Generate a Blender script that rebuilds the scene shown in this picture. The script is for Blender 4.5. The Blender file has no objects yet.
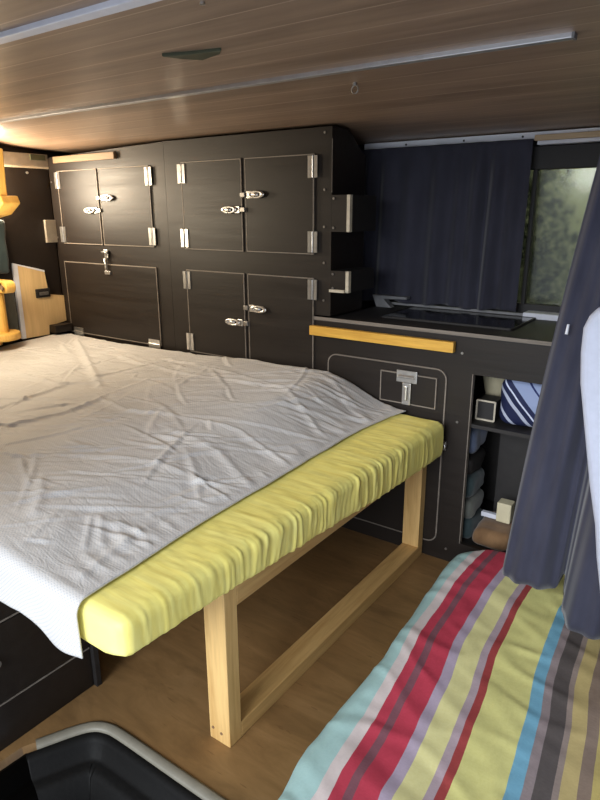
import bpy, bmesh, math, random
import numpy as np
from mathutils import Vector, Matrix, noise
random.seed(4)
SC = bpy.context.scene
COL = SC.collection

# ------------------------------------------------------------------ materials
def srgb(r, g, b):
    f = lambda c: (c/255/12.92) if c/255 <= .04045 else ((c/255+.055)/1.055)**2.4
    return (f(r), f(g), f(b), 1)

class Nodes:
    def __init__(s, name, rough=.5, metal=0.0, col=(.5, .5, .5, 1), spec=.5):
        s.m = bpy.data.materials.new(name); s.m.use_nodes = True
        s.t = s.m.node_tree; s.b = s.t.nodes['Principled BSDF']
        s.b.inputs['Roughness'].default_value = rough
        s.b.inputs['Metallic'].default_value = metal
        s.b.inputs['Base Color'].default_value = col
        s.b.inputs['Specular IOR Level'].default_value = spec
    def n(s, typ, **kw):
        k = s.t.nodes.new(typ)
        for a, v in kw.items(): setattr(k, a, v)
        return k
    def l(s, a, b): s.t.links.new(a, b)
    def coords(s, scale=(1, 1, 1), rot=(0, 0, 0)):
        c = s.n('ShaderNodeTexCoord'); mp = s.n('ShaderNodeMapping')
        mp.inputs['Scale'].default_value = scale; mp.inputs['Rotation'].default_value = rot
        s.l(c.outputs['Object'], mp.inputs['Vector']); return mp.outputs['Vector']
    def noise(s, vec, scale, detail=4, rough=.55, dist=0):
        k = s.n('ShaderNodeTexNoise'); k.inputs['Scale'].default_value = scale
        k.inputs['Detail'].default_value = detail; k.inputs['Roughness'].default_value = rough
        k.inputs['Distortion'].default_value = dist
        s.l(vec, k.inputs['Vector']); return k.outputs['Fac']
    def ramp(s, fac, stops, interp='LINEAR'):
        k = s.n('ShaderNodeValToRGB'); k.color_ramp.interpolation = interp
        e = k.color_ramp.elements
        while len(e) < len(stops): e.new(.5)
        for i, (p, c) in enumerate(stops): e[i].position = p; e[i].color = c
        s.l(fac, k.inputs['Fac']); return k.outputs['Color']
    def math(s, op, a, b=None, c=None):
        k = s.n('ShaderNodeMath', operation=op)
        for i, v in enumerate((a, b, c)):
            if v is None: continue
            if isinstance(v, (int, float)): k.inputs[i].default_value = v
            else: s.l(v, k.inputs[i])
        return k.outputs[0]
    def mix(s, fac, a, b, mode='MIX'):
        k = s.n('ShaderNodeMix', data_type='RGBA', blend_type=mode)
        for i, v in ((0, fac), (6, a), (7, b)):
            if isinstance(v, (int, float, tuple)): k.inputs[i].default_value = v
            else: s.l(v, k.inputs[i])
        return k.outputs[2]
    def color(s, c): s.l(c, s.b.inputs['Base Color'])
    def bump(s, h, strength=.2, dist=.01):
        k = s.n('ShaderNodeBump'); k.inputs['Strength'].default_value = strength
        k.inputs['Distance'].default_value = dist
        s.l(h, k.inputs['Height']); s.l(k.outputs['Normal'], s.b.inputs['Normal'])

def plain(name, rgb, rough=.5, metal=0, var=.15, sc=30, bump=0, spec=.5):
    N = Nodes(name, rough, metal, srgb(*rgb), spec)
    c = srgb(*rgb); f = N.noise(N.coords(), sc, 3)
    N.color(N.ramp(f, [(.3, tuple(x*(1-var) for x in c[:3])+(1,)), (.7, tuple(min(1, x*(1+var)) for x in c[:3])+(1,))]))
    if bump: N.bump(f, bump, .004)
    return N.m

def wood(name, dark, light, axis='y', rough=.5, sc=6, bump=.1, spec=.5):
    N = Nodes(name, rough, 0, srgb(*light), spec)
    s = {'x': (.6, 9, 9), 'y': (9, .6, 9), 'z': (9, 9, .6)}[axis]
    v = N.coords(s); f = N.noise(v, sc*.5, 6, .6, .6); g = N.noise(v, sc*3, 3, .6)
    h = N.math('MULTIPLY_ADD', g, .35, N.math('MULTIPLY', f, .75))
    N.color(N.ramp(h, [(.35, srgb(*dark)), (.6, srgb(*light)), (.8, srgb(*[min(255, int(c*1.08)) for c in light]))]))
    N.bump(h, bump, .003)
    return N.m

M = {}
def dark_ply():
    N = Nodes('dark_phenolic_plywood', .5, 0, srgb(40, 33, 29), .35)
    v = N.coords((.8, 14, 14)); f = N.noise(v, 3, 6, .65); g = N.noise(N.coords(), 140, 2)
    N.color(N.ramp(f, [(.3, srgb(27, 21, 17)), (.7, srgb(34, 27, 22))]))
    r = N.n('ShaderNodeMapRange'); r.inputs[3].default_value = .34; r.inputs[4].default_value = .62
    N.l(f, r.inputs[0]); N.l(r.outputs[0], N.b.inputs['Roughness'])
    N.bump(N.math('ADD', f, N.math('MULTIPLY', g, .3)), .22, .003)
    return N.m
M['dark'] = dark_ply()
M['black'] = plain('matt_black_board', (30, 27, 26), .6)
M['inner'] = plain('dark_cabinet_inside', (36, 33, 32), .6)
M['edge'] = wood('plywood_edge', (98, 90, 82), (126, 117, 107), 'x', .6)
M['edgepale'] = wood('pale_plywood_edge', (168, 158, 140), (196, 186, 166), 'x', .6)
M['steel'] = plain('zinc_hardware', (205, 203, 200), .3, .9, .1, 60)
M['steeldull'] = plain('dull_steel', (150, 146, 142), .38, .85, .15, 60)
M['grey_plastic'] = plain('grey_plastic', (120, 120, 122), .5)
M['bar'] = wood('pine_batten', (196, 142, 52), (226, 176, 74), 'x', .45)
M['pine'] = wood('pine_timber', (190, 146, 84), (216, 178, 116), 'z', .5)
M['pine_y'] = wood('pine_rail', (182, 140, 82), (208, 170, 110), 'y', .5)
M['honey'] = wood('honey_wood', (208, 154, 70), (230, 184, 96), 'z', .4)
M['ply'] = wood('birch_plywood', (206, 172, 120), (218, 186, 134), 'z', .5)
M['batten'] = wood('tan_batten', (112, 90, 66), (130, 106, 80), 'x', .6)
M['tan'] = wood('tan_trim', (176, 150, 118), (196, 172, 140), 'x', .6)
M['white'] = plain('white_painted_metal', (214, 216, 226), .4, 0, .05)
M['whiteseat'] = plain('white_seat_vinyl', (176, 180, 196), .55, 0, .04, 60, .1)
M['alu'] = plain('aluminium_profile', (205, 205, 208), .4, .85, .08)
M['trim'] = plain('grey_edge_trim', (122, 117, 104), .5, 0, .1)
M['wellblack'] = plain('black_moulded_plastic', (12, 11, 10), .6, 0, .2, 90, .15, .15)
M['beam'] = plain('grey_beam_paint', (128, 120, 108), .5)
M['greenpatch'] = plain('dark_green_fitting', (62, 66, 48), .5)

def ceiling_mat():
    N = Nodes('ceiling_planks', .36, 0, srgb(120, 92, 72), .8)
    v = N.coords((.7, 8, 8)); f = N.noise(v, 4, 7, .65, .5); big = N.noise(N.coords((.6, 9, 1)), 1.3, 2)
    c = N.ramp(f, [(.3, srgb(126, 105, 88)), (.55, srgb(152, 128, 108)), (.75, srgb(168, 144, 122))])
    c = N.mix(.35, c, N.ramp(big, [(.35, srgb(104, 84, 68)), (.65, srgb(158, 132, 110))]))
    co = N.n('ShaderNodeTexCoord'); sp = N.n('ShaderNodeSeparateXYZ'); N.l(co.outputs['Object'], sp.inputs[0])
    m = N.math('FRACT', N.math('DIVIDE', N.math('ADD', sp.outputs['Y'], 10.02), .1))
    ln = N.math('LESS_THAN', m, .04)
    N.color(N.mix(ln, c, srgb(178, 154, 132)))
    N.bump(N.math('SUBTRACT', f, N.math('MULTIPLY', ln, 1.0)), .18, .004)
    return N.m
M['ceil'] = ceiling_mat()

def floor_mat():
    N = Nodes('brown_floor_ply', .42, 0, srgb(120, 86, 50), .5)
    f = N.noise(N.coords((1.2, 5, 3)), 3.2, 8, .7, .8); g = N.noise(N.coords(), 3.0, 4); s = N.noise(N.coords((4, 30, 1), (0, 0, .5)), 3, 2)
    c = N.ramp(f, [(.28, srgb(102, 79, 50)), (.5, srgb(132, 103, 66)), (.72, srgb(154, 122, 82))])
    c = N.mix(N.math('MULTIPLY', N.math('GREATER_THAN', s, .69), .5), c, srgb(70, 46, 26))
    c = N.mix(.3, c, N.ramp(g, [(.35, srgb(100, 72, 44)), (.65, srgb(150, 110, 66))]))
    N.color(c); N.bump(f, .1, .003); return N.m
M['floor'] = floor_mat()

def sheet_mat():
    N = Nodes('white_dotted_sheet', .62, 0, srgb(214, 209, 204), .3)
    co = N.n('ShaderNodeTexCoord'); mp = N.n('ShaderNodeMapping'); mp.inputs['Rotation'].default_value = (0, 0, .785)
    mp.inputs['Scale'].default_value = (150, 150, 150); N.l(co.outputs['UV'], mp.inputs['Vector'])
    fr = N.n('ShaderNodeVectorMath', operation='FRACTION'); N.l(mp.outputs[0], fr.inputs[0])
    sb = N.n('ShaderNodeVectorMath', operation='SUBTRACT'); N.l(fr.outputs[0], sb.inputs[0]); sb.inputs[1].default_value = (.5, .5, 0)
    sp = N.n('ShaderNodeSeparateXYZ'); N.l(sb.outputs[0], sp.inputs[0])
    r = N.math('SQRT', N.math('ADD', N.math('POWER', sp.outputs[0], 2), N.math('POWER', sp.outputs[1], 2)))
    d = N.math('LESS_THAN', r, .24)
    f = N.noise(N.coords(), 5, 3)
    c = N.ramp(f, [(.3, srgb(198, 195, 192)), (.7, srgb(208, 205, 201))])
    N.color(N.mix(N.math('MULTIPLY', d, .5), c, srgb(146, 152, 164)))
    w = N.noise(N.coords((4, 14, 4), (0, 0, .6)), 3, 5, .6, 1.2)
    N.bump(w, .30, .012)
    N.b.inputs['Sheen Weight'].default_value = .15
    return N.m
M['sheet'] = sheet_mat()
def yellow_mat():
    N = Nodes('yellow_fitted_sheet', .5, 0, srgb(222, 208, 84), .4)
    f = N.noise(N.coords((2, 40, 8)), 1.6, 4, .55, .6)
    N.color(N.ramp(f, [(.3, srgb(246, 230, 124)), (.7, srgb(250, 240, 146))]))
    N.bump(f, .08, .008); return N.m
M['yellow'] = yellow_mat()

def stripe_mat():
    N = Nodes('striped_cushion_cotton', .6, 0, (1, 1, 1, 1), .3)
    co = N.n('ShaderNodeTexCoord'); sp = N.n('ShaderNodeSeparateXYZ'); N.l(co.outputs['UV'], sp.inputs[0])
    x0, x1 = -.70, .10
    edges = [(-.70, (178, 218, 216)), (-.582, (230, 216, 214)), (-.556, (198, 34, 72)), (-.530, (128, 70, 88)), (-.511, (198, 34, 72)),
             (-.465, (184, 168, 190)), (-.438, (234, 228, 160)), (-.388, (186, 166, 176)), (-.371, (166, 44, 48)), (-.353, (226, 222, 140)),
             (-.256, (112, 178, 206)), (-.226, (146, 132, 134)), (-.208, (72, 66, 66)), (-.173, (146, 130, 122)), (-.160, (194, 174, 112)),
             (-.131, (132, 112, 96)), (-.105, (190, 172, 96)), (-.06, (126, 190, 196)), (-.02, (206, 188, 188)), (.0, (178, 24, 52)), (.06, (184, 168, 190))]
    w = N.noise(N.coords(), 9, 2)
    xx = N.math('ADD', sp.outputs[0], N.math('MULTIPLY', N.math('SUBTRACT', w, .5), .006))
    c = N.ramp(N.math('DIVIDE', N.math('SUBTRACT', xx, x0), x1-x0), [((e-x0)/(x1-x0), srgb(*k)) for e, k in edges], 'CONSTANT')
    f = N.noise(N.coords((3, 6, 3)), 40, 2)
    c = N.mix(.16, c, srgb(150, 140, 132))  # grey mixed into every stripe, haze put into the colour
    N.color(N.mix(.12, c, N.ramp(f, [(.3, srgb(120, 120, 120)), (.7, srgb(240, 240, 240))]), 'SOFT_LIGHT'))
    N.bump(N.noise(N.coords((14, 3, 3), (0, 0, .35)), 2.2, 4), .3, .012)
    return N.m
M['stripes'] = stripe_mat()
def cloth(name, a, b, rough=.85):
    N = Nodes(name, rough, 0, srgb(*a), .2)
    f = N.noise(N.coords((3, 3, 1)), 6, 4)
    N.color(N.ramp(f, [(.3, srgb(*a)), (.7, srgb(*b))])); N.bump(N.noise(N.coords(), 300, 2), .1, .002)
    N.b.inputs['Sheen Weight'].default_value = .2
    return N.m
M['navy'] = cloth('navy_curtain_cloth', (48, 48, 58), (58, 58, 70))
M['navy_light'] = cloth('greyish_navy_cloth', (50, 51, 65), (60, 61, 76))
M['teal'] = cloth('dark_teal_cloth', (36, 46, 48), (52, 66, 68))
M['greycloth'] = cloth('grey_woven_cloth', (70, 73, 70), (98, 99, 92))
M['bluegrey'] = cloth('blue_grey_cloth', (70, 80, 104), (92, 102, 124))
M['cream'] = plain('cream_card', (206, 196, 164), .7, 0, .06)
M['brownbag'] = cloth('brown_cloth', (112, 84, 58), (140, 108, 76))
def stripebag():
    N = Nodes('navy_white_striped_cloth', .7, 0, (1, 1, 1, 1), .2)
    co = N.n('ShaderNodeTexCoord'); mp = N.n('ShaderNodeMapping'); mp.inputs['Rotation'].default_value = (0, -.85, 0)
    N.l(co.outputs['Object'], mp.inputs[0]); sp = N.n('ShaderNodeSeparateXYZ'); N.l(mp.outputs[0], sp.inputs[0])
    fac = N.math('MULTIPLY_ADD', sp.outputs['Z'], 5.0, .62)
    N.color(N.ramp(fac, [(0, srgb(34, 40, 72)), (.12, srgb(180, 186, 206)), (.17, srgb(34, 40, 72)), (.33, srgb(180, 186, 206)), (.39, srgb(34, 40, 72)), (.47, srgb(206, 214, 238)), (.50, srgb(40, 46, 80)), (.58, srgb(150, 164, 200)), (.80, srgb(40, 50, 100)), (.83, srgb(150, 164, 200))], 'CONSTANT'))
    return N.m
M['stripebag'] = stripebag()
def glass_mat():
    N = Nodes('tinted_window_glass', .10, 0, srgb(134, 140, 122))
    N.b.inputs['Transmission Weight'].default_value = 1.0
    N.b.inputs['IOR'].default_value = 1.45
    N.color(N.ramp(N.noise(N.coords(), 2, 2), [(.3, srgb(120, 124, 110)), (.7, srgb(130, 134, 116))]))
    return N.m
M['glass'] = glass_mat()
M['extwall'] = plain('pale_outside_wall', (180, 182, 146), .8, 0, .08, 5)
M['extgrey'] = plain('grey_outside_door', (128, 128, 104), .8, 0, .1, 5)
M['leaf'] = plain('dark_leaves', (72, 77, 58), .7, 0, .15, 20)
M['ground'] = plain('outside_ground', (110, 106, 90), .9, 0, .2, 6)

# ------------------------------------------------------------------ geometry helpers
class B:
    """collects shapes in one bmesh, in world coordinates"""
    def __init__(s): s.bm = bmesh.new()
    def box(s, x0, x1, y0, y1, z0, z1):
        r = bmesh.ops.create_cube(s.bm, size=1)
        for v in r['verts']:
            v.co = Vector(((x0+x1)/2+v.co.x*(x1-x0), (y0+y1)/2+v.co.y*(y1-y0), (z0+z1)/2+v.co.z*(z1-z0)))
        return s
    def cyl(s, p, q, r, r2=None, n=16):
        p, q = Vector(p), Vector(q); d = q-p
        m = Matrix.Translation((p+q)/2) @ d.to_track_quat('Z', 'Y').to_matrix().to_4x4()
        bmesh.ops.create_cone(s.bm, cap_ends=True, segments=n, radius1=r, radius2=r if r2 is None else r2, depth=d.length, matrix=m)
        return s
    def torus(s, c, R, r, axis='y', n=24, k=8, arc=1.0, sx=1, sz=1):
        rows = []
        for i in range(n if arc == 1 else n+1):
            a = 2*math.pi*arc*i/n; row = []
            for j in range(k):
                b = 2*math.pi*j/k
                u = (R+r*math.cos(b))*math.cos(a)*sx; w = (R+r*math.cos(b))*math.sin(a)*sz; h = r*math.sin(b)
                p = {'y': (u, h, w), 'x': (h, u, w), 'z': (u, w, h)}[axis]
                row.append(s.bm.verts.new(Vector(c)+Vector(p)))
            rows.append(row)
        m = len(rows)
        for i in range(m if arc == 1 else m-1):
            for j in range(k):
                s.bm.faces.new((rows[i][j], rows[(i+1) % m][j], rows[(i+1) % m][(j+1) % k], rows[i][(j+1) % k]))
        return s
    def prism(s, pts, axis, a, b):
        """polygon pts in the plane across axis, extruded from a to b"""
        def P(u, w, t): return {'x': (t, u, w), 'y': (u, t, w), 'z': (u, w, t)}[axis]
        lo = [s.bm.verts.new(P(u, w, a)) for u, w in pts]; hi = [s.bm.verts.new(P(u, w, b)) for u, w in pts]
        n = len(pts)
        for i in range(n): s.bm.faces.new((lo[i], lo[(i+1) % n], hi[(i+1) % n], hi[i]))
        s.bm.faces.new(lo[::-1]); s.bm.faces.new(hi); return s
    def ring(s, pts, w, axis, a, b):
        """a closed outline band of width w"""
        n = len(pts); inn = []
        cx = sum(p[0] for p in pts)/n; cy = sum(p[1] for p in pts)/n
        for i in range(n):
            p0, p1, p2 = Vector(pts[i-1]), Vector(pts[i]), Vector(pts[(i+1) % n])
            d = ((p1-p0).normalized()+(p2-p1).normalized()).normalized(); nn = Vector((-d.y, d.x))
            if nn.dot(Vector((cx, cy))-p1) < 0: nn = -nn
            inn.append(tuple(p1+nn*w*1.15))
        for i in range(n):
            j = (i+1) % n
            s.prism([pts[i], pts[j], inn[j], inn[i]], axis, a, b)
        return s
    def grid(s, f, nu, nv, closed_u=False, uv=None):
        vs = [[s.bm.verts.new(f(i/(nu if closed_u else nu-1), j/(nv-1))) for j in range(nv)] for i in range(nu)]
        lay = s.bm.loops.layers.uv.verify() if uv else None
        for i in range(nu if closed_u else nu-1):
            for j in range(nv-1):
                i2 = (i+1) % nu
                fc = s.bm.faces.new((vs[i][j], vs[i2][j], vs[i2][j+1], vs[i][j+1]))
                if uv:
                    for lp, (a, b) in zip(fc.loops, ((i, j), (i+1, j), (i+1, j+1), (i, j+1))): lp[lay].uv = uv(a/(nu-1), b/(nv-1))
        return s

def rrect(x0, x1, z0, z1, r, n=6):
    pts = []
    for cx, cz, a0 in ((x1-r, z1-r, 0), (x0+r, z1-r, 90), (x0+r, z0+r, 180), (x1-r, z0+r, 270)):
        for i in range(n+1):
            a = math.radians(a0+90*i/n); pts.append((cx+r*math.cos(a), cz+r*math.sin(a)))
    return pts

def rounded_box(lo, hi, r, step, disp=None, uv=None):
    """finely divided box with rounded edges, optional displacement disp(p, n)"""
    bm = bmesh.new(); lo, hi = Vector(lo), Vector(hi)
    st = step if isinstance(step, (tuple, list)) else (step,)*3
    n = [max(2, int(round((hi[i]-lo[i])/st[i]))) for i in range(3)]
    cache = {}
    def vert(i, j, k):
        key = (i, j, k)
        if key in cache: return cache[key]
        p = Vector((lo[a]+(hi[a]-lo[a])*t/n[a] for a, t in enumerate((i, j, k))))
        q = Vector((min(max(p[a], lo[a]+r), hi[a]-r) for a in range(3))); d = p-q
        if d.length > 1e-9: d.normalize(); p = q+d*r
        if disp: p = disp(p, d)
        cache[key] = bm.verts.new(p); return cache[key]
    def face(a): bm.faces.new([vert(*x) for x in a])
    for i in range(n[0]):
        for j in range(n[1]):
            face([(i, j, 0), (i, j+1, 0), (i+1, j+1, 0), (i+1, j, 0)]); k = n[2]; face([(i, j, k), (i+1, j, k), (i+1, j+1, k), (i, j+1, k)])
    for i in range(n[0]):
        for k in range(n[2]):
            face([(i, 0, k), (i+1, 0, k), (i+1, 0, k+1), (i, 0, k+1)]); j = n[1]; face([(i, j, k), (i, j, k+1), (i+1, j, k+1), (i+1, j, k)])
    for j in range(n[1]):
        for k in range(n[2]):
            face([(0, j, k), (0, j, k+1), (0, j+1, k+1), (0, j+1, k)]); i = n[0]; face([(i, j, k), (i, j+1, k), (i, j+1, k+1), (i, j, k+1)])
    if uv:
        lay = bm.loops.layers.uv.verify()
        for f in bm.faces:
            for lp in f.loops: lp[lay].uv = uv(lp.vert.co)
    return bm

def obj(name, b, mat, parent=None, smooth=False, bevel=0, origin=None, keepnormals=False):
    bm = b.bm if isinstance(b, B) else b
    if not keepnormals: bmesh.ops.recalc_face_normals(bm, faces=bm.faces)
    if parent is not None: off = Vector(WORLD[parent.name])
    elif origin is not None: off = Vector(origin)
    else:
        xs = [v.co for v in bm.verts]
        off = Vector(((min(v.x for v in xs)+max(v.x for v in xs))/2, (min(v.y for v in xs)+max(v.y for v in xs))/2, min(v.z for v in xs)))
    for v in bm.verts: v.co -= off
    me = bpy.data.meshes.new(name); bm.to_mesh(me); bm.free()
    mats = mat if isinstance(mat, (list, tuple)) else [mat]
    for m in mats: me.materials.append(m)
    if smooth:
        for p in me.polygons: p.use_smooth = True
    o = bpy.data.objects.new(name, me); COL.objects.link(o)
    WORLD[o.name] = off
    if parent is not None: o.parent = parent
    if parent is None: o.location = off
    else: o.location = (0, 0, 0)
    if bevel:
        md = o.modifiers.new('bevel', 'BEVEL'); md.width = bevel; md.segments = 2; md.limit_method = 'ANGLE'; md.angle_limit = math.radians(50)
    return o
WORLD = {}
def tag(o, label, cat, group=None, kind=None):
    o['label'] = label; o['category'] = cat
    if group: o['group'] = group
    if kind: o['kind'] = kind
    return o
def thing(name, loc, label, cat, group=None):
    o = bpy.data.objects.new(name, None); COL.objects.link(o); o.location = loc; o.empty_display_size = .1
    WORLD[o.name] = Vector(loc); return tag(o, label, cat, group)
def struct(name, b, mat, label=None, **kw):
    o = obj(name, b, mat, **kw); o['kind'] = 'structure'
    if label: o['label'] = label
    return o
def sm(a, b, x):
    t = min(max((x-a)/(b-a), 0), 1); return t*t*(3-2*t)

# ------------------------------------------------------------------ camera
cam = bpy.data.cameras.new('camera'); co = bpy.data.objects.new('camera', cam); COL.objects.link(co)
cam.sensor_fit = 'VERTICAL'; cam.sensor_height = 24; cam.lens = 24*623.99/800; cam.clip_start = .02
p, y, r = math.radians(-16.8215), math.radians(35.2635), math.radians(-.18)
fwd = Vector((-math.sin(y)*math.cos(p), math.cos(y)*math.cos(p), math.sin(p))); rt = Vector((math.cos(y), math.sin(y), 0)); up = rt.cross(fwd)
r2 = rt*math.cos(r)+up*math.sin(r); u2 = up*math.cos(r)-rt*math.sin(r)
mw = Matrix((r2, u2, -fwd)).transposed().to_4x4(); mw.translation = (0, -2, 1.255); co.matrix_world = mw
SC.camera = co

# ------------------------------------------------------------------ the setting
def ceil_z(y):
    return 1.526+.026*sm(.5, 0, y)+.036*sm(.05, -.6, y)+.015*sm(-.6, -1.3, y)
XL, XR, YB, YF = -3.0, .75, .50, -1.85
bb = B(); ys = [YF+(YB+.02-YF)*i/70 for i in range(71)]
bb.prism([(yy, ceil_z(yy)) for yy in ys]+[(yy, ceil_z(yy)+.03) for yy in ys[::-1]], 'x', XL, XR)
struct('ceiling', bb, M['ceil'], 'brown wooden plank ceiling', origin=(0, 0, 0))

# floor with a notch for the step well
well = [(-1.275, -1.62), (-1.262, -1.40), (-1.242, -1.362), (-1.208, -1.295), (-1.180, -1.256), (-1.145, -1.236), (-1.09, -1.229), (-.9, -1.228), (-.5, -1.226), (.32, -1.224)]
bb = B(); bb.prism([(XL, YB), (XL, -1.62)]+well+[(.32, YF), (XR, YF), (XR, YB)], 'z', -.03, 0)
struct('floor', bb, M['floor'], 'worn brown wood floor', origin=(0, 0, 0))
def offset(pts, d):
    out = []
    for i in range(len(pts)):
        a = Vector(pts[max(i-1, 0)]); c = Vector(pts[min(i+1, len(pts)-1)]); t = (c-a).normalized()
        out.append((pts[i][0]+t.y*d, pts[i][1]-t.x*d))
    return out
def sweep(path, prof):
    """prof: (inward offset, z) pairs"""
    b = B(); rows = []
    for d, z in prof: rows.append([b.bm.verts.new((px, py, z)) for px, py in offset(path, d)])
    for a, c in zip(rows, rows[1:]):
        for i in range(len(path)-1): b.bm.faces.new((a[i], a[i+1], c[i+1], c[i]))
    return b
def dense(pts, n=8):
    out = []
    for i in range(len(pts)-1):
        p0, p1, p2, p3 = (Vector(pts[max(0, min(len(pts)-1, k))]) for k in (i-1, i, i+1, i+2))
        for j in range(n):
            t = j/n; out.append(tuple(.5*((2*p1)+(p2-p0)*t+(2*p0-5*p1+4*p2-p3)*t*t+(3*p1-p0-3*p2+p3)*t**3)))
    return out+[pts[-1]]
wd = dense(well[1:], 5)
struct('trim_1', sweep(wd[4:], [(-.006, -.01), (-.006, .004), (0, .006), (.016, .004), (.019, -.002), (.019, -.03)]), M['trim'], 'grey edging strip around the step well', smooth=True)
st = struct('step_well', sweep([well[0]]+wd, [(.0192, -.006), (.027, -.004), (.040, -.02), (.050, -.055), (.060, -.06), (.075, -.062), (.090, -.075), (.105, -.15), (.13, -.30), (.16, -.33), (.55, -.34)]), M['wellblack'], 'black moulded plastic step well', smooth=True)

# walls
bb = B(); bb.box(XL, XR, YB, YB+.03, 0, .90); bb.box(XL, XR, YB, YB+.03, 1.41, 1.6)
bb.box(XL, -1.30, YB, YB+.03, .90, 1.41); bb.box(-.10, XR, YB, YB+.03, .90, 1.41)
struct('wall_back', bb, M['black'], 'dark van side wall')
struct('wall_left', B().box(XL-.03, XL, YF, YB, -.03, 1.6), M['dark'], 'dark rear wall of the van')
bb = B(); bb.box(XL, -1.32, YF-.03, YF, -.03, 1.62); bb.box(-1.32, .32, YF-.03, YF, 1.56, 1.62)
struct('wall_front', bb, M['black'])
struct('wall_right', B().box(XR, XR+.03, YF, YB, -.03, 1.6), M['black'])
# window
w = struct('window_1', B().box(-1.29, -.11, .492, .498, .905, 1.405), M['glass'], 'tinted side window glass')
fb = B()
fb.box(-1.31, -.09, .468, .5, 1.398, 1.478).box(-1.31, -.09, .468, .5, .862, .912).box(-.70, -.684, .468, .5, .905, 1.40).box(-1.31, -1.29, .468, .5, .9, 1.4).box(-.11, -.09, .468, .5, .9, 1.4)
o = obj('window_frame', fb, M['black'], w, bevel=.003)
obj('sill_strip', B().box(-1.30, -.30, .405, .415, .874, .883), M['grey_plastic'], w)
o = obj('window_sill', B().box(-.668, -.30, .40, .47, .866, .888), M['white'], w, bevel=.003); o['label'] = 'white sill strip'
# outside
struct('ground', B().box(-4, 3, .55, 4, -.45, -.40), M['ground'])
ext = struct('wall_outside', B().box(-3.5, 1.2, 2.2, 2.3, -.4, 3.2), M['extwall'], 'pale yellow wall outside the window')
obj('door', B().box(-1.9, -1.12, 2.17, 2.2, -.4, 2.6), M['extgrey'], ext)
def standin_shrub(c, h, rad, n, seed):  # made-up foliage, stands in for the dark reflected shapes in the glass
    random.seed(seed); b = B()
    for i in range(n):
        a = random.uniform(0, 6.28); rr = rad*math.sqrt(random.random()); z = random.uniform(.25, 1)*h
        k = rr*(1.1-abs(z/h-.6)); p = Vector((c[0]+k*math.cos(a), c[1]+k*math.sin(a), c[2]+z))
        d = Vector((random.uniform(-1, 1), random.uniform(-1, 1), random.uniform(-.3, 1))).normalized(); s_ = Vector((-d.y, d.x, .2)).normalized()
        L = random.uniform(.02, .045); W = L*.35
        v = [b.bm.verts.new(p), b.bm.verts.new(p+d*L*.5+s_*W), b.bm.verts.new(p+d*L), b.bm.verts.new(p+d*L*.5-s_*W)]; b.bm.faces.new(v)
    return b
t = thing('standin_shrub', (-1.05, 1.35, -.4), 'made-up dark foliage standing in for dark shapes in the window', 'standin_shrub')
obj('foliage', standin_shrub((-1.04, 1.35, -.4), 1.95, .36, 9000, 3), M['leaf'], t)
obj('stem', B().cyl((-1.08, 1.35, -.4), (-1.08, 1.35, 1.2), .025, .012), M['brownbag'], t)

# ceiling strips, fittings
def strip(x0, x1, yc, w_, label, m='white'):
    zc = ceil_z(yc)
    t = thing('ceiling_strip', ((x0+x1)/2, yc, zc), label, 'light strip', 'white strips along the ceiling')
    obj('profile', B().box(x0, x1, yc-w_/2, yc+w_/2, zc-.010, zc+.004), M[m], t, bevel=.002)
    obj('end_cap', B().box(x1-.001, x1+.004, yc-w_/2-.001, yc+w_/2+.001, zc-.011, zc+.004), M['grey_plastic'], t)
strip(-2.96, -.355, -.565, .022, 'long thin white strip across the middle of the plank ceiling', 'alu')
strip(-2.96, .30, -1.175, .030, 'wide bright white strip at the near edge of the ceiling, top left')
zc = ceil_z(-.86)
t = thing('ceiling_vent', (-1.07, -.86, zc), 'small flat dark diamond shaped fitting on the plank ceiling', 'fitting')
dia = [(-1.150, -.905), (-1.085, -.885), (-1.005, -.868), (-1.03, -.845), (-1.10, -.825), (-1.13, -.86)]
obj('cover', B().prism(dia, 'z', zc-.006, zc+.003), M['greenpatch'], t, bevel=.002)
zc = ceil_z(-.42)
t = thing('ring_hook', (-.935, -.42, zc), 'small brass ring hook screwed into the ceiling planks', 'hook')
obj('ring', B().torus((-.935, -.42, zc-.016), .010, .0018, 'y'), M['steeldull'], t, smooth=True)
obj('screw_plate', B().cyl((-.935, -.42, zc-.006), (-.935, -.42, zc+.002), .006), M['steeldull'], t)
for x_, y_, l_ in ((-.843, -1.095, 'left one of two tiny bright screws near the ceiling front strip'), (-.777, -1.095, 'right one of two tiny bright screws near the ceiling front strip')):
    zz = ceil_z(y_); tag(obj('ceiling_screw', B().cyl((x_, y_, zz-.004), (x_, y_, zz+.003), .005, .004), M['steel']), l_, 'screw', 'ceiling screws')

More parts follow.
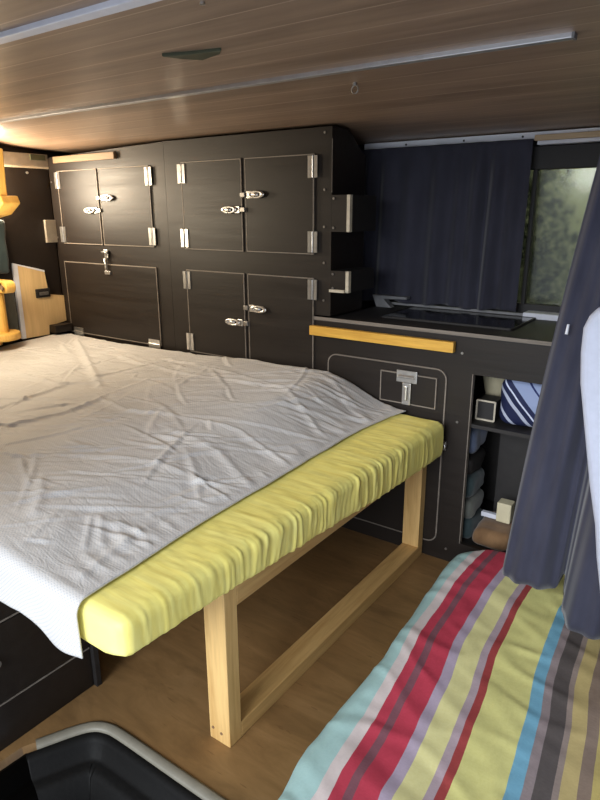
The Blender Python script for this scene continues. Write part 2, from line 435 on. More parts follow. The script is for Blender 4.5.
# ------------------------------------------------------------------ cabinets
YD = -.006   # door front
def hinge(x, z, parent, vert=True, m='steel'):
    b = B(); h = .038
    if vert:
        b.box(x-.021, x-.006, YD-.004, YD, z-h, z+h).box(x+.006, x+.021, YD-.004, YD, z-h, z+h).cyl((x, YD-.003, z-h), (x, YD-.003, z+h), .0028, n=10)
    else:
        b.box(x-h, x+h, YD-.004, YD, z-.022, z-.004).box(x-h, x+h, YD-.004, YD, z+.004, z+.022).cyl((x-h, YD-.004, z), (x+h, YD-.004, z), .0045, n=10)
    obj('hinge', b, M[m], parent)
def latch(x, z, d, parent, vert=False):
    """toggle latch: base plate, lever loop; d = direction the lever points away from the gap"""
    if vert:
        L = obj('latch', B().box(x-.014, x+.014, YD-.006, YD, z-.02, z+.02), M['steel'], parent, bevel=.002)
        obj('lever', B().cyl((x, YD-.012, z-.02), (x, YD-.012, z-.075), .008, .006, 10).cyl((x-.02, YD-.012, z+.008), (x+.02, YD-.012, z+.008), .006, n=10), M['steel'], L, smooth=True)
        obj('catch', B().box(x-.02, x+.02, YD-.008, YD, z-.098, z-.08), M['steel'], L, bevel=.002)
    else:
        L = obj('latch', B().box(x, x+d*.03, YD-.006, YD, z-.014, z+.014) if d > 0 else B().box(x+d*.03, x, YD-.006, YD, z-.014, z+.014), M['steel'], parent, bevel=.002)
        c = x+d*.052
        obj('lever', B().torus((c, YD-.010, z), .014, .0048, 'y', sx=2.3, sz=.8).box(c-.02, c+.012, YD-.013, YD-.008, z-.006, z+.006), M['steel'], L, smooth=True)
        obj('catch', B().box(min(x-d*.006, x-d*.03), max(x-d*.006, x-d*.03), YD-.010, YD, z-.009, z+.009), M['steeldull'], L, bevel=.002)
def door(x0, x1, z0, z1, parent, lab=None):
    d = obj('door', B().box(x0, x1, YD, -.001, z0, z1), M['dark'], parent, bevel=.001)
    e = .0038
    b = B().box(x0-e, x0, YD-.0005, -.001, z0-e, z1+e).box(x1, x1+e, YD-.0005, -.001, z0-e, z1+e).box(x0, x1, YD-.0005, -.001, z1, z1+e).box(x0, x1, YD-.0005, -.001, z0-e, z0)
    obj('edge_band', b, M['edge'], d)
    return d
def screws(pts, parent, yv=-.0005):
    for x, z in pts: obj('screw', B().cyl((x, yv-.0025, z), (x, yv+.001, z), .0045, n=10), M['steeldull'], parent)

XS = -2.125
def carcass(x0, x1, z0, top):
    """body with a top that follows the ceiling towards the wall"""
    pts = [(0, z0), (0, top(0))]
    for i in range(1, 9):
        yy = .34*i/8; pts.append((yy, min(top(0), ceil_z(yy)-.012)))
    pts.append((.34, z0)); return B().prism(pts, 'x', x0, x1)
t = thing('storage_cabinet', (-2.54, .2, 0), 'dark brown rear cabinet with glare on its two upper doors and a drop flap', 'cabinet', 'dark storage cabinets')
bb = B().prism([(-2.958, 0), (XS, 0), (XS, 1.5405), (-2.958, 1.515)], 'y', 0, .06)
bb.box(-2.958, XS, .0602, .34, 0, 1.50)
obj('carcass', bb, M['dark'], t)
d = door(-2.884, -2.584, 1.105, 1.446, t); hinge(-2.884, 1.405, d); hinge(-2.884, 1.146, d); latch(-2.592, 1.262, -1, d)
d = door(-2.563, -2.222, 1.105, 1.446, t); hinge(-2.222, 1.405, d); hinge(-2.222, 1.148, d); latch(-2.555, 1.318, 1, d)
d = door(-2.900, -2.217, .648, 1.008, t); hinge(-2.838, .650, d, False); hinge(-2.258, .650, d, False); latch(-2.555, 1.060, 1, d, True)
screws([(-2.945, 1.40), (-2.945, 1.13)], t)
t = thing('storage_cabinet', (-1.7, .2, 0), 'tall dark brown cabinet in the middle with four latched doors', 'cabinet', 'dark storage cabinets')
bb = B().box(XS+.001, -1.347, 0, .34, 0, .872)
pts = [(0, .872), (0, 1.541)]+[(.03*i, min(1.541, ceil_z(.03*i)-.010-.07*sm(.10, .24, .03*i))) for i in range(1, 9)]+[(.24, .872)]
bb.prism(pts, 'x', XS+.001, -1.272)
obj('carcass', bb, M['dark'], t)
for z0, z1, za, zb in ((1.103, 1.450, 1.318, 1.262), (.648, 1.008, .872, .806)):
    d = door(-2.018, -1.694, z0, z1, t); hinge(-2.018, z1-.042, d); hinge(-2.018, z0+.042, d); latch(-1.700, zb, -1, d)
    d = door(-1.668, -1.349, z0, z1, t); hinge(-1.349, z1-.040, d); hinge(-1.349, z0+.042, d) if z0 > 1 else None; latch(-1.662, za, 1, d)
screws([(-1.302, 1.522), (-1.302, 1.33), (-1.302, 1.20), (-1.302, 1.07), (-1.302, .93)], t)
obj('edge_strip', B().box(-1.2725, -1.2705, 0, .003, 1.32, 1.50), M['edge'], t)
# boxes on the cabinet side
def side_box(z0, z1, label, low):
    t = thing('side_box', (-1.232, .1, z0), label, 'box', 'small boxes on the cabinet side')
    obj('body', B().box(-1.2715, -1.197, .018, .20, z0, z1), M['black'], t, bevel=.001)
    obj('front_panel', B().box(-1.2715, -1.207, 0, .0178, z0, z1), M['dark'], t)
    b = B().box(-1.2068, -1.194, -.0005, .0175, z0, z1)
    if low: b.box(-1.2715, -1.207, -.012, -.0006, z0, z0+.010)
    obj('edge_strip', b, M['edgepale'], t)
    screws([(-1.262, z1-.012), (-1.262, z0+.014)], t)
side_box(1.183, 1.311, 'upper small dark box with pale edge on the cabinet side', False)
side_box(.965, 1.043, 'lower small dark box with pale edge just above the counter', True)
tag(obj('wooden_batten', B().box(-2.89, -2.43, -.018, -.0005, 1.486, 1.516), M['batten'], bevel=.002), 'tan wooden batten fixed along the top edge of the rear cabinet', 'batten')

# counter unit
t = thing('counter_cabinet', (-.75, .2, 0), 'dark brown low counter cabinet with rounded door and open shelf under the window', 'cabinet')
XE = -.12; XO0, XO1 = -.698, -.17
bb = B(); bb.box(-1.344, -.702, 0, .018, 0, .850); bb.box(XO0-.004, XE, 0, .018, .727, .850); bb.box(XO0-.004, XE, 0, .018, 0, .088); bb.box(XO1, XE, 0, .018, .088, .727)
obj('front_panel', bb, M['dark'], t)
bb = B(); bb.box(-1.344, -1.326, .018, .46, 0, .85); bb.box(-.82, -.806, .018, .46, 0, .85); bb.box(XE-.016, XE, .018, .46, 0, .85); bb.box(-1.344, XE, .445, .46, 0, .85)
obj('carcass', bb, M['inner'], t)
obj('shelf', B().box(-.8055, XE-.017, .02, .4445, .532, .545), M['inner'], t)
obj('shelf', B().box(-.8055, XE-.017, .02, .4445, .060, .074), M['inner'], t)
obj('inner_panel', B().box(-.66, XE-.017, .24, .252, .0745, .5315), M['inner'], t)
obj('edge_strip', B().box(-.7015, -.6985, -.0015, .018, .088, .727), M['edge'], t)
d = obj('door', B().prism(rrect(-1.273, -.792, .067, .727, .035), 'y', YD, -.0005), M['dark'], t)
obj('edge_band', B().ring(rrect(-1.277, -.788, .063, .731, .039), .004, 'y', YD-.001, -.0005), M['edge'], d)
hh = obj('hatch', B().box(-1.038, -.825, YD-.006, YD, .588, .694), M['dark'], d)
b = B(); e = .004
b.box(-1.042, -1.038, YD-.008, YD, .584, .698).box(-.825, -.821, YD-.008, YD, .584, .698).box(-1.038, -.825, YD-.008, YD, .694, .698).box(-1.038, -.825, YD-.008, YD, .584, .588)
obj('edge_band', b, M['edge'], hh)
L = obj('latch', B().box(-.974, -.894, YD-.014, YD-.006, .666, .710).cyl((-.967, YD-.016, .688), (-.901, YD-.016, .688), .006, n=10), M['steel'], d, bevel=.002)
obj('lever', B().box(-.950, -.916, YD-.014, YD-.007, .583, .665).cyl((-.933, YD-.014, .60), (-.933, YD-.014, .655), .008, n=10), M['steel'], L, bevel=.003)
L = obj('latch', B().box(-.812, -.772, YD-.010, YD+.004, .440, .472), M['steeldull'], d, bevel=.002)
obj('lever', B().torus((-.792, YD-.012, .456), .012, .004, 'y', sx=1.4), M['steel'], L, smooth=True)
screws([(-.742, .795), (-.742, .55), (-.75, .05)], t)
obj('worktop', B().box(-1.2715, XE, .0, .467, .8505, .866).box(-1.346, -1.2716, -.0008, .0, .8505, .866), M['black'], t)
obj('edge_band', B().box(-1.365, XE, -.004, -.001, .8535, .866), M['edge'], t)
t = thing('counter_hob', (-.85, .27, .8665), 'flat black glossy hob plate sunk in the counter under the curtain', 'hob')
M['gloss'] = plain('black_glass', (20, 20, 22), .12, 0, .1)
obj('plate', B().box(-1.12, -.62, .12, .40, .8665, .872), M['gloss'], t, bevel=.002)
obj('rim', B().ring(rrect(-1.125, -.615, .115, .405, .02), .006, 'z', .8665, .8735), M['black'], t)
tag(obj('small_bracket', B().prism([(-1.27, .866), (-1.20, .866), (-1.235, .90), (-1.13, .905), (-1.13, .915), (-1.29, .915)], 'y', .36, .395), M['grey_plastic'], bevel=.002), 'small grey bracket at the left end of the counter behind', 'bracket')
tag(obj('pine_batten', B().box(-1.350, -.765, -.028, -.0065, .797, .833), M['bar'], bevel=.002), 'yellow pine batten screwed to the counter front', 'batten')

# shelf contents
tag(obj('cream_pot', B().cyl((-.70, .26, .5455), (-.70, .26, .60), .026, .036, 24).cyl((-.70, .26, .60), (-.70, .26, .690), .036, .056, 24), M['cream'], bevel=.003), 'cream pot at the back of the open shelf', 'pot')
t = thing('wire_crate', (-.685, .10, .5455), 'small dark crate with pale rim on the open shelf', 'crate')
obj('body', B().box(-.706, -.640, .085, .17, .5455, .617), M['inner'], t, bevel=.002)
obj('rim', B().ring(rrect(-.708, -.638, .5455, .620, .004, 2), .005, 'y', .079, .0845), M['edgepale'], t)
def puffy(lo, hi, r, seed, a=.006, st=.012):
    def f(p, n): return p+(n if n.length > 0 else Vector((0, 0, 0)))*a*noise.noise(Vector((p.x*18+seed, p.y*18, p.z*18)))
    return rounded_box(lo, hi, r, st, f)
o = obj('striped_bag', puffy((-.628, .06, .5465), (-.40, .22, .720), .04, 5), M['stripebag'], smooth=True, origin=(-.515, .13, .635))
tag(o, 'navy and white diagonally striped bag standing on the open shelf', 'bag')
zs = .0745
for i, (h, m, lab) in enumerate(((.085, 'teal', 'lowest dark teal folded cloth, bottom of the stack in the counter opening'), (.08, 'greycloth', 'grey folded cloth, second from bottom of the stack in the opening'), (.09, 'teal', 'teal folded cloth in the middle of the stack in the opening'), (.08, 'inner', 'black folded cloth second from top of the stack in the opening'), (.10, 'bluegrey', 'blue grey folded cloth on top of the stack in the opening'))):
    tag(obj('folded_cloth', puffy((-.80, .05, zs), (-.678-.004*i, .205, zs+h-.002), .028, i*7, .008), M[m], smooth=True), lab, 'cloth', 'folded cloths in the counter opening'); zs += h
tag(obj('brown_bag', puffy((-.672, .03, .0765), (-.535, .225, .150), .028, 40, .006), M['brownbag'], smooth=True), 'brown cloth bag at the bottom of the counter opening', 'bag')
t = thing('cream_box', (-.585, .14, .155), 'small cream box lying on the brown bag in the counter opening', 'box')
obj('body', B().box(-.612, -.560, .115, .165, .156, .232), M['cream'], t, bevel=.004)
tag(obj('white_bar', B().box(-.672, -.614, .13, .150, .154, .172), M['white'], bevel=.002), 'short white rail beside the small cream box', 'rail')

# rear corner: side panels
bb = B(); bb.box(-2.999, -2.962, -.60, -.002, .70, 1.470)
struct('trim_2', bb, M['dark'], 'plain dark upper panel on the rear wall beside the cabinet', bevel=.002)
t = thing('rear_beam', (-2.97, -.35, 1.47), 'pale grey beam above the dark rear panel', 'beam')
obj('beam', B().box(-2.999, -2.955, -.60, -.001, 1.471, 1.53), M['beam'], t, bevel=.002)
obj('fitting', B().box(-2.9548, -2.945, -.10, -.02, 1.50, 1.525), M['greenpatch'], t)
obj('bead', B().box(-2.9618, -2.956, -.60, -.001, 1.462, 1.4705), M['edgepale'], t)
tag(obj('wall_button', B().cyl((-2.9618, -.12, 1.44), (-2.956, -.12, 1.44), .006), M['steel']), 'tiny bright stud on the dark rear panel', 'stud')
tag(obj('corner_block', B().box(-2.9615, -2.945, -.062, -.001, 1.105, 1.217), M['beam'], bevel=.002), 'small grey block between rear panel and cabinet', 'block')
t = thing('plywood_panel', (-2.95, -.15, .63), 'light birch plywood L-shaped panel with white edge at the rear corner', 'panel')
L_ = [(-.245, .640), (-.243, 1.004), (-.099, .961), (-.088, .846), (-.002, .832), (-.002, .698), (-.108, .683), (-.112, .640)]
obj('board', B().prism(L_, 'x', -2.9615, -2.946), M['ply'], t)
n_ = [(-.266, .640), (-.264, 1.016), (-.243, 1.004), (-.245, .640)]
obj('edge_band', B().prism(n_, 'x', -2.9615, -2.944).prism([(-.264, 1.016), (-.099, .971), (-.099, .961), (-.243, 1.004)], 'x', -2.9615, -2.944), M['white'], t)
L = obj('latch', B().box(-2.9458, -2.935, -.165, -.085, .835, .880), M['black'], t, bevel=.003)
obj('lever', B().box(-2.9349, -2.928, -.15, -.10, .848, .864), M['steeldull'], L, bevel=.002)
tag(obj('base_ledge', B().box(-2.9435, -2.888, -.11, -.0085, .652, .690), M['dark'], bevel=.002), 'dark low ledge in front of the plywood panel corner', 'ledge')

# honey wood pieces at the left edge
t = thing('wooden_bracket', (-2.80, -.40, 1.24), 'honey coloured wooden bracket high on the rear wall at far left', 'bracket')
obj('board', B().prism([(-2.999, 1.525), (-2.672, 1.515), (-2.686, 1.30), (-2.999, 1.25)], 'y', -.44, -.40), M['honey'], t, bevel=.006)
obj('rail', B().box(-2.85, -2.73, -.462, -.44, 1.27, 1.52), M['honey'], t, bevel=.006)
obj('foot_block', B().prism([(-2.93, 1.245), (-2.87, 1.224), (-2.735, 1.245), (-2.655, 1.292), (-2.672, 1.325), (-2.93, 1.29)], 'y', -.445, -.36), M['honey'], t, bevel=.006)
t = thing('wooden_stand', (-2.885, -.40, .64), 'small honey wooden stand with round base standing on the sheet at far left', 'stand')
obj('top_bar', B().box(-2.99, -2.775, -.43, -.38, .897, .955).cyl((-2.775, -.43, .926), (-2.775, -.38, .926), .029, n=24), M['honey'], t, bevel=.006)
obj('post', B().cyl((-2.885, -.405, .70), (-2.885, -.405, .90), .034, n=24), M['honey'], t, smooth=False)
obj('base', B().cyl((-2.885, -.405, .668), (-2.885, -.405, .704), .085, n=32), M['honey'], t, bevel=.008)
obj('foot', B().cyl((-2.905, -.42, .640), (-2.905, -.42, .668), .022, n=16), M['honey'], t, bevel=.004)
obj('peg', B().cyl((-2.762, -.445, .926), (-2.762, -.44, .926), .012, n=16), M['brownbag'], t)
tag(obj('teal_jacket', puffy((-2.945, -.41, .97), (-2.90, -.30, 1.22), .02, 11, .012), M['teal'], smooth=True), 'dark teal jacket hanging on the rear wall above the wooden stand', 'jacket')
tag(obj('grey_cushion', puffy((-2.9615, -.355, .66), (-2.940, -.275, .90), .014, 21, .006), M['greycloth'], smooth=True), 'grey woven pad between wooden stand and plywood panel', 'pad')

# ------------------------------------------------------------------ bed
t = thing('wooden_bed', (-.88, -.56, 0), 'pine timber bed frame with two legs and low rail', 'bed frame')
xa, xb = -.907, -.841
obj('leg', B().box(xa, xb, -1.110, -1.066, 0, .4395), M['pine'], t, bevel=.002)
obj('leg', B().box(xa, xb, -.048, -.008, .0455, .4395), M['pine'], t, bevel=.002)
obj('bottom_rail', B().box(xa, xb, -1.0655, -.008, 0, .045), M['pine_y'], t, bevel=.002)
obj('top_rail', B().box(xa, xb, -1.0655, -.0485, .380, .4395), M['pine_y'], t, bevel=.002)
obj('deck_board', B().box(-2.94, -.90, -1.38, -.010, .440, .450), M['ply'], t)
screws_b = B()
for x_, z_ in ((-.895, .035), (-.868, .03)): screws_b.cyl((x_, -1.1115, z_), (x_, -1.109, z_), .004, n=8)
obj('screw', screws_b, M['brownbag'], t)
t = thing('drawer_box', (-2.1, -1.4, 0), 'dark brown drawer box under the near left side of the bed', 'drawer unit')
obj('carcass', B().box(-2.94, -1.292, -1.80, -1.165, 0, .4385), M['dark'], t, bevel=.002)
def groove(z): return B().box(-1.2918, -1.2895, -1.80, -1.168, z-.002, z+.002)
obj('drawer_front', B().box(-1.2918, -1.289, -1.80, -1.168, .130, .335), M['dark'], t)
obj('edge_band', groove(.340), M['edge'], t); obj('edge_band', groove(.125), M['edge'], t)
obj('corner_post', B().box(-1.294, -1.278, -1.1645, -1.150, 0, .4385), M['black'], t)
obj('knob', B().cyl((-1.289, -1.418, .245), (-1.276, -1.418, .245), .010), M['steeldull'], t, smooth=False)

CR = [[(-2.559, -0.615), (-2.321, -0.615), (-2.131, -0.616), (-2.017, -0.538)], [(-2.06, -0.904), (-2.087, -0.772), (-2.099, -0.629)],
 [(-1.903, -0.994), (-1.846, -0.942), (-1.808, -0.799), (-1.832, -0.657)], [(-1.832, -0.657), (-1.622, -0.698), (-1.534, -0.689)],
 [(-1.614, -1.117), (-1.458, -1.009), (-1.259, -0.935), (-1.083, -0.922)], [(-2.713, -0.111), (-2.217, -0.401), (-1.953, -0.564)],
 [(-1.567, -1.131), (-1.394, -1.215)], [(-1.829, -0.177), (-1.276, -0.288), (-1.026, -0.435)], [(-1.719, -0.016), (-1.214, -0.087), (-0.98, -0.199)],
 [(-1.542, -0.681), (-1.194, -0.631), (-0.95, -0.682)], [(-1.103, -0.169), (-0.96, -0.221)], [(-1.397, -1.18), (-1.319, -1.228), (-1.243, -1.293)],
 [(-1.139, -1.221), (-1.058, -1.3)], [(-1.123, -1.209), (-1.042, -1.268)], [(-1.101, -1.212), (-1.065, -1.205), (-0.999, -1.238)],
 [(-1.077, -1.195), (-0.997, -1.186), (-0.95, -1.214)], [(-1.054, -1.118), (-1.017, -0.99), (-0.94, -0.882)],
 [(-1.377, -0.748), (-1.147, -0.774), (-0.975, -0.847)], [(-2.268, -0.21), (-1.668, -0.314), (-1.389, -0.29)]]
def crease(x, y):
    h = 0
    for ci, c in enumerate(CR):
        best = 9; side = 0; end = 1
        for i in range(len(c)-1):
            ax, ay = c[i]; bx, by = c[i+1]; dx, dy = bx-ax, by-ay
            L2 = dx*dx+dy*dy; tt = ((x-ax)*dx+(y-ay)*dy)/L2; tc = min(max(tt, 0), 1)
            ex, ey = x-ax-tc*dx, y-ay-tc*dy; dd = math.hypot(ex, ey)
            if dd < best: best = dd; side = ex*dy-ey*dx
        if best < .09:
            wd_ = .007+.003*(ci % 3); a = .006 if ci in (0, 1, 2, 5) else .0035
            h += a*math.exp(-(best/wd_)**2)-.4*a*math.exp(-((best-.03)/.02)**2)*(1 if side > 0 else 0)
    return h
def rest(x, y):
    """smooth height of the made bed top"""
    A = .030+.065*sm(-1.1, -.05, y)
    h = .556+A*sm(-.95, -1.27, x)-.028*sm(-1.35, -2.3, x)*sm(-1.2, -.2, y)
    return h
def build_creases(n=460):
    rnd = random.Random(12); out = []
    for _ in range(n):
        cx = rnd.uniform(-2.9, -.97); cy = rnd.uniform(-1.36, -.03)
        # creases mostly pull along the bed towards the yellow edge, fanning out
        ang = math.radians(rnd.gauss(30, 20)) if rnd.random() < .72 else math.radians(rnd.uniform(-70, 110))
        L = rnd.uniform(.07, .34) if rnd.random() < .75 else rnd.uniform(.3, .6)
        w = rnd.uniform(.0045, .010); A = rnd.uniform(.001, .0042)*(1 if L < .34 else .8)
        out.append((cx, cy, math.cos(ang), math.sin(ang), L/2, w, A, rnd.uniform(-.7, .7), rnd.choice((-1, 1))))
    return out
CREASES = build_creases()
def wrinkle_grid(X, Y):
    H = np.zeros_like(X)
    for cx, cy, c, s_, hl, w, A, k, sd in CREASES:
        u = (X-cx)*c+(Y-cy)*s_; v = -(X-cx)*s_+(Y-cy)*c+k*u*u
        tp = np.clip(1-(u/hl)**2, 0, 1)
        ww = w*(.6+.6*tp)
        H += A*tp*(np.exp(-(v/ww)**2)-.55*np.exp(-((v-sd*2.0*ww)/(1.5*ww))**2))
    return H
def wrinkle(x, y):
    return .007*noise.noise(Vector((x*3, y*3, 1)))+.0035*noise.noise(Vector((x*7-y*3, y*9+x*3, 5)))
def mat_disp(p, n):
    x, y, z = p; out = Vector(p)
    if z > .50:
        k = sm(.50, .555, z); out.z += k*(rest(x, y)-.556-.012*sm(-.97, -1.03, x))
    if x > -.93: out.x += (-.016+.034*(y+1.415)/1.4)*sm(-.93, -.85, x)
    if x > -1.0 and n.length > 0:
        wp = .9*noise.noise(Vector((y*6, z*6+x*3, 2)))
        g = noise.noise(Vector((x*2, y*30+wp*1.4, z*3))); g2 = noise.noise(Vector((x*4, y*62+wp*2, z*4+5)))
        lf = noise.noise(Vector((x*4, y*4, z*4+9)))
        amp = (.06+.94*min(1, abs(n.x)*1.2))*(.4+.9*sm(-1.4, -.8, y))*(1-.6*sm(-.5, -.1, y))
        if y < -1.36 and n.y < -.7: amp *= .15
        out += n*(amp*(.0036*max(0, 1-abs(g)*6)**1.3+.0012*max(0, 1-abs(g2)*4))+.003*lf)
        if abs(n.z) > .9 and z > .5:
            g = noise.noise(Vector((x*10-y*5, y*19+x*12, 3))); out.z += .0022*max(0, 1-abs(g)*4.5)*sm(-.97, -.9, x)
        if x > -.84 and z < .50: out.z -= (-.014+.046*sm(-1.4, -.1, y))*sm(.50, .455, z)*sm(-.84, -.82, x)
    return out
bm = rounded_box((-2.94, -1.415, .4535), (-.787, -.030, .556), .026, (.022, .0045, .009), mat_disp)
t = obj('mattress', bm, M['yellow'], smooth=True)
tag(t, 'mattress in a gathered bright yellow fitted sheet along the bed edge', 'mattress')

EX = [(-1.43, -.915), (-1.41, -.915), (-1.3, -.922), (-1.2, -.930), (-1.07, -.941), (-.92, -.946), (-.755, -.948), (-.54, -.957), (-.3, -.960), (-.12, -.944), (0, -.922)]
def xedge(y):
    for (a, b), (c, d_) in zip(EX, EX[1:]):
        if y <= c: return b+(d_-b)*min(max((y-a)/(c-a), 0), 1)
    return EX[-1][1]
NX, NY, ND = 400, 280, 26
def sheet_pt(i, j):
    s = i/(NX-1)
    if j < NY: y = -.026-(1.378)*j/(NY-1); e = 0
    else: y = -1.404; e = (j-NY+1)/ND
    x = xedge(y)+(-2.935-xedge(y))*s+.004*noise.noise(Vector((y*9, 0, 2)))*(1-s)
    fade = sm(xedge(y)+.0, xedge(y)-.05, x); fy = sm(-1.404, -1.34, y)
    z = rest(x, y)+.006+(wrinkle(x, y)*.9+.002)*fade+crease(x, y)*fade
    if x > -1.05: # gathers pulling along the yellow edge
        g = noise.noise(Vector((x*7+y*3, y*22, 5))); z += .003*(1-abs(g)*2.2)*sm(-1.05, -.99, x)*fade
    z += .008*(1-fade)*0+.003
    if e > 0:
        ztop = z; zb = .437+.035*sm(-1.0, -1.12, x)+.004*math.sin(x*40)
        rr = .035; drop = ztop-zb; L = rr*1.57+drop-rr; q = e*L
        if q < rr*1.57: a = q/rr; yy = y-rr*math.sin(a)*.75; zz = ztop-rr*(1-math.cos(a))
        else: yy = y-rr*.75; zz = ztop-rr-(q-rr*1.57)
        wv = .010*noise.noise(Vector((x*11, zz*3, 8)))*e-.006*sm(-.95, -1.2, x)
        return Vector((x, yy+wv, zz))
    return Vector((x, y, z))
PT = [[sheet_pt(i, j) for j in range(NY+ND)] for i in range(NX)]
HH = wrinkle_grid(np.array([[q.x for q in row[:NY]] for row in PT]), np.array([[q.y for q in row[:NY]] for row in PT]))
for i in range(NX):
    for j in range(NY):
        q = PT[i][j]; PT[i][j].z += HH[i][j]*sm(xedge(q.y), xedge(q.y)-.05, q.x)*sm(-1.404, -1.36, q.y)
b = B(); vs = [[b.bm.verts.new(q) for q in row] for row in PT]
lay = b.bm.loops.layers.uv.verify()
for i in range(NX-1):
    for j in range(NY+ND-1):
        f = b.bm.faces.new((vs[i][j], vs[i+1][j], vs[i+1][j+1], vs[i][j+1]))
        for lp, (a, c) in zip(f.loops, ((i, j), (i+1, j), (i+1, j+1), (i, j+1))): lp[lay].uv = (-.93-2.005*a/(NX-1), -1.392*c/(NY-1) if c < NY else -1.392-.15*(c-NY+1)/ND)
bmesh.ops.recalc_face_normals(b.bm, faces=b.bm.faces)
if sum(f.normal.z for f in b.bm.faces) < 0: bmesh.ops.reverse_faces(b.bm, faces=b.bm.faces)
o = obj('bed_sheet', b, M['sheet'], smooth=True, keepnormals=True)
tag(o, 'crumpled white dotted sheet spread over the bed and hanging at its near corner', 'sheet')
md = o.modifiers.new('thick', 'SOLIDIFY'); md.thickness = .003; md.offset = -1

# ------------------------------------------------------------------ striped cushion
def cush(p, n):
    x, y, z = p; out = Vector(p)
    if z > .07:
        k = sm(.05, .15, z)
        u = .35*x+.94*y
        g = noise.noise(Vector((x*4, u*10, 2))); g2 = noise.noise(Vector((x*9, u*30+2*g, 6))); lf = noise.noise(Vector((x*3.5, y*3.5, 0)))
        edge = min(1, max(0, (x+.63)/.25))
        out.z += k*(.0045*max(0, 1-abs(g)*3.6)+.002*g2+.008*lf-.010*(1-edge)**2)
    if x < -.45:
        k = sm(-.45, -.62, x)
        pts = [(-1.4, .05), (-1.24, .030), (-1.1, .006), (-.75, .006), (-.63, -.004), (-.3, -.030), (0, -.034)]
        for (ya, da), (yb, db) in zip(pts, pts[1:]):
            if ya <= y <= yb: out.x += k*(da+(db-da)*(y-ya)/(yb-ya))
        out.x += k*(.004*noise.noise(Vector((y*10, z*5, 3)))+.09*sm(-.20, -.045, y)**2)
    return out
def skew(y):
    pts = [(-1.4, .062), (-1.2, .054), (-1.13, .040), (-.98, .030), (-.75, .006), (-.62, -.016), (-.34, -.031), (0, -.018)]
    for (ya, da), (yb, db) in zip(pts, pts[1:]):
        if y <= yb: return da+(db-da)*max(0, y-ya)/(yb-ya)
    return -.018
bm = rounded_box((-.632, -1.32, .001), (.10, -.045, .158), .05, (.012, .009, .02), cush, uv=lambda c: (c.x-skew(c.y), c.y))
tag(obj('striped_cushion', bm, M['stripes'], smooth=True), 'long floor cushion in multicoloured striped cotton beside the bed', 'cushion')

# ------------------------------------------------------------------ curtains
def cur_pt(u, v):
    """window curtain: u along, v from the top"""
    x = -1.395+.700*u
    ph = u*2*math.pi
    a = (.35+.65*sm(.0, .25, v))
    fold = .013*math.sin(ph*8+2.0*math.sin(ph*1.3)+.5*v)+.009*math.sin(ph*6.3+2+1.2*v)+.004*noise.noise(Vector((u*9, v*1.5, 0)))
    z = 1.498-v*(.612+.005*math.sin(ph*3))
    if v < .07: a = .25
    return Vector((x+.003*math.sin(ph*7)*v, .414+fold*a-.010*sm(0, 1, v), z))
t = thing('window_curtain', (-1.04, .42, .87), 'gathered navy curtain covering the left part of the window', 'curtain')
o = obj('fabric', B().grid(cur_pt, 260, 50), M['navy'], t, smooth=True); md = o.modifiers.new('thick', 'SOLIDIFY'); md.thickness = .002
t = thing('curtain_rail', (-.65, .45, 1.50), 'long white screwed rail above the window curtain', 'rail')
zr = lambda x: 0
M['railwhite'] = plain('white_rail_paint', (240, 242, 248), .4, 0, .03)
obj('rail', B().box(-1.392, -.10, .438, .456, 1.497, 1.523), M['railwhite'], t, bevel=.002)
for x_ in (-1.20, -.96, -.74, -.52): obj('screw', B().cyl((x_, .4365, 1.509), (x_, .4385, 1.509), .004, n=10), M['black'], t)
obj('bracket', B().box(-1.402, -1.388, .43, .46, 1.44, 1.50), M['cream'], t, bevel=.003)
tag(obj('window_batten', B().box(-.695, -.10, .425, .4375, 1.492, 1.511), M['tan'], bevel=.002), 'short tan wooden batten under the white rail at right', 'batten')
tag(obj('blind_track', B().box(-.685, -.10, .43, .467, 1.4785, 1.4915), M['white'], bevel=.002), 'white track below the tan batten over the window', 'track')

# partition curtain: runs toward the camera, drawn aside
lo_path = dense([(-.462, -.285), (-.440, -.315), (-.395, -.335), (-.345, -.335), (-.305, -.310), (-.285, -.30), (-.275, -.335), (-.262, -.40), (-.235, -.455), (-.185, -.475), (-.13, -.46), (-.08, -.49), (.0, -.53)], 6)
hi_path = dense([(-.315, -.285), (-.290, -.305), (-.262, -.298), (-.245, -.318), (-.225, -.305), (-.205, -.33), (-.185, -.32), (-.165, -.35), (-.14, -.34), (-.11, -.37), (-.08, -.36), (-.04, -.39), (0, -.40)], 6)
NP = len(lo_path)
def part_pt(u, v):
    i = min(int(u*(NP-1)), NP-2); f = u*(NP-1)-i
    L0 = Vector(lo_path[i]).lerp(Vector(lo_path[i+1]), f); H0 = Vector(hi_path[i]).lerp(Vector(hi_path[i+1]), f)
    hem = .212+.055*math.exp(-((u-.42)/.06)**2)-.004*math.sin(u*20)
    z = 1.52+(hem-1.52)*v
    tt = v**1.0
    p = H0.lerp(L0, tt); bow = .012*math.sin(math.pi*v)*(1-u)
    p.x -= bow
    p.y += .006*math.sin(u*60+v*2)*(.4+v*.6)
    return Vector((p.x, p.y, z))
t = thing('partition_curtain', (-.25, -.37, .2), 'long navy curtain hanging aside over the striped cushion at right', 'curtain')
o = obj('fabric', B().grid(part_pt, 200, 60), M['navy_light'], t, smooth=True); md = o.modifiers.new('thick', 'SOLIDIFY'); md.thickness = .003
obj('header_rail', B().box(-.30, .02, -.44, -.27, 1.52, 1.535), M['alu'], t)
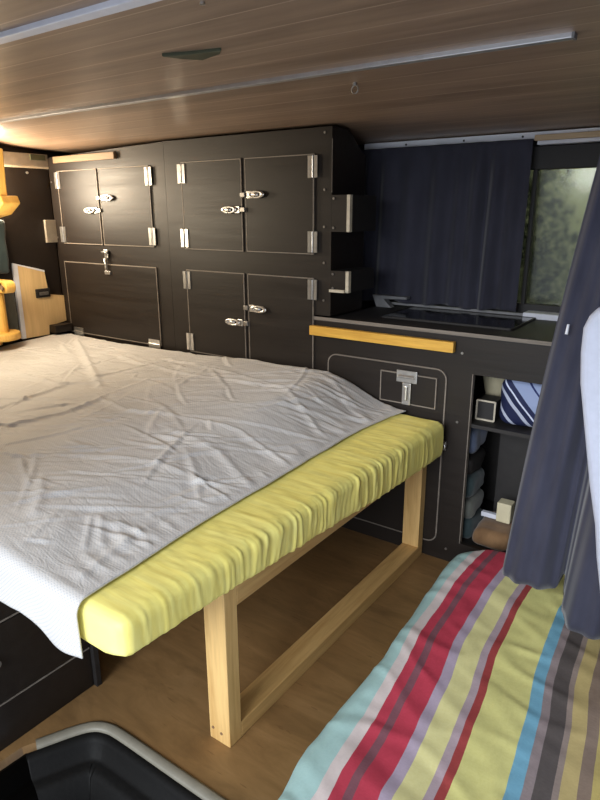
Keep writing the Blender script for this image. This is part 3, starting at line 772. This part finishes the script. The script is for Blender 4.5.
obj('clip', B().cyl((-.350, -.334, .955), (-.348, -.334, .980), .004, .003, 10), M['white'], t)
# white seat back
so = [(-.170, .520), (-.183, .597), (-.205, .688), (-.228, .80), (-.250, .908), (-.257, .973), (-.258, 1.024), (-.249, 1.05), (-.236, 1.066), (-.20, 1.085), (-.12, 1.09), (.06, 1.09), (.10, 1.05), (.10, .185), (-.10, .185), (-.14, .38)]
t = thing('seat_back', (0, -.6, .165), 'white padded seat back with rounded corner at the right edge', 'seat')
o = obj('backrest', B().prism(so, 'y', -.64, -.56), M['whiteseat'], t, bevel=.018)
o.modifiers['bevel'].segments = 4

# ------------------------------------------------------------------ light
W = bpy.data.worlds.new('daylight'); SC.world = W; W.use_nodes = True
bg = W.node_tree.nodes['Background']; bg.inputs[0].default_value = (.80, .88, 1, 1); bg.inputs[1].default_value = 1.2
def area(name, loc, target, sx, sy, power, col):
    l = bpy.data.lights.new(name, 'AREA'); l.shape = 'RECTANGLE'; l.size = sx; l.size_y = sy; l.energy = power; l.color = col
    o = bpy.data.objects.new(name, l); COL.objects.link(o); o.location = loc
    o.rotation_euler = (Vector(target)-Vector(loc)).to_track_quat('-Z', 'Y').to_euler(); return o
area('door_daylight', (-.6, -7.0, 3.0), (-1.0, -.3, .7), 3.6, 3.0, 430, (.92, .96, 1))
area('cabinet_glare_light', (-2.93, -.33, 1.36), (-2.4, .0, 1.28),   .14, .24, 11, (1, .84, .62))  # unseen warm light added on the rear wall for glare on the cabinet doors
pl = bpy.data.lights.new('cabin_lamp', 'POINT'); pl.energy = 22; pl.color = (1, .84, .60); pl.shadow_soft_size = .16
plo = bpy.data.objects.new('cabin_lamp', pl); COL.objects.link(plo); plo.location = (-2.60, -.74, 1.22)
area('window_daylight', (-.5, 1.6, 2.6), (-.7, 2.2, 1.2), 1.5, 1.0, 60, (1, 1, .92))
SC.view_settings.view_transform = 'Standard'; SC.view_settings.look = 'None'; SC.view_settings.gamma = 1; SC.view_settings.use_curve_mapping = False
SC.view_settings.exposure = .16
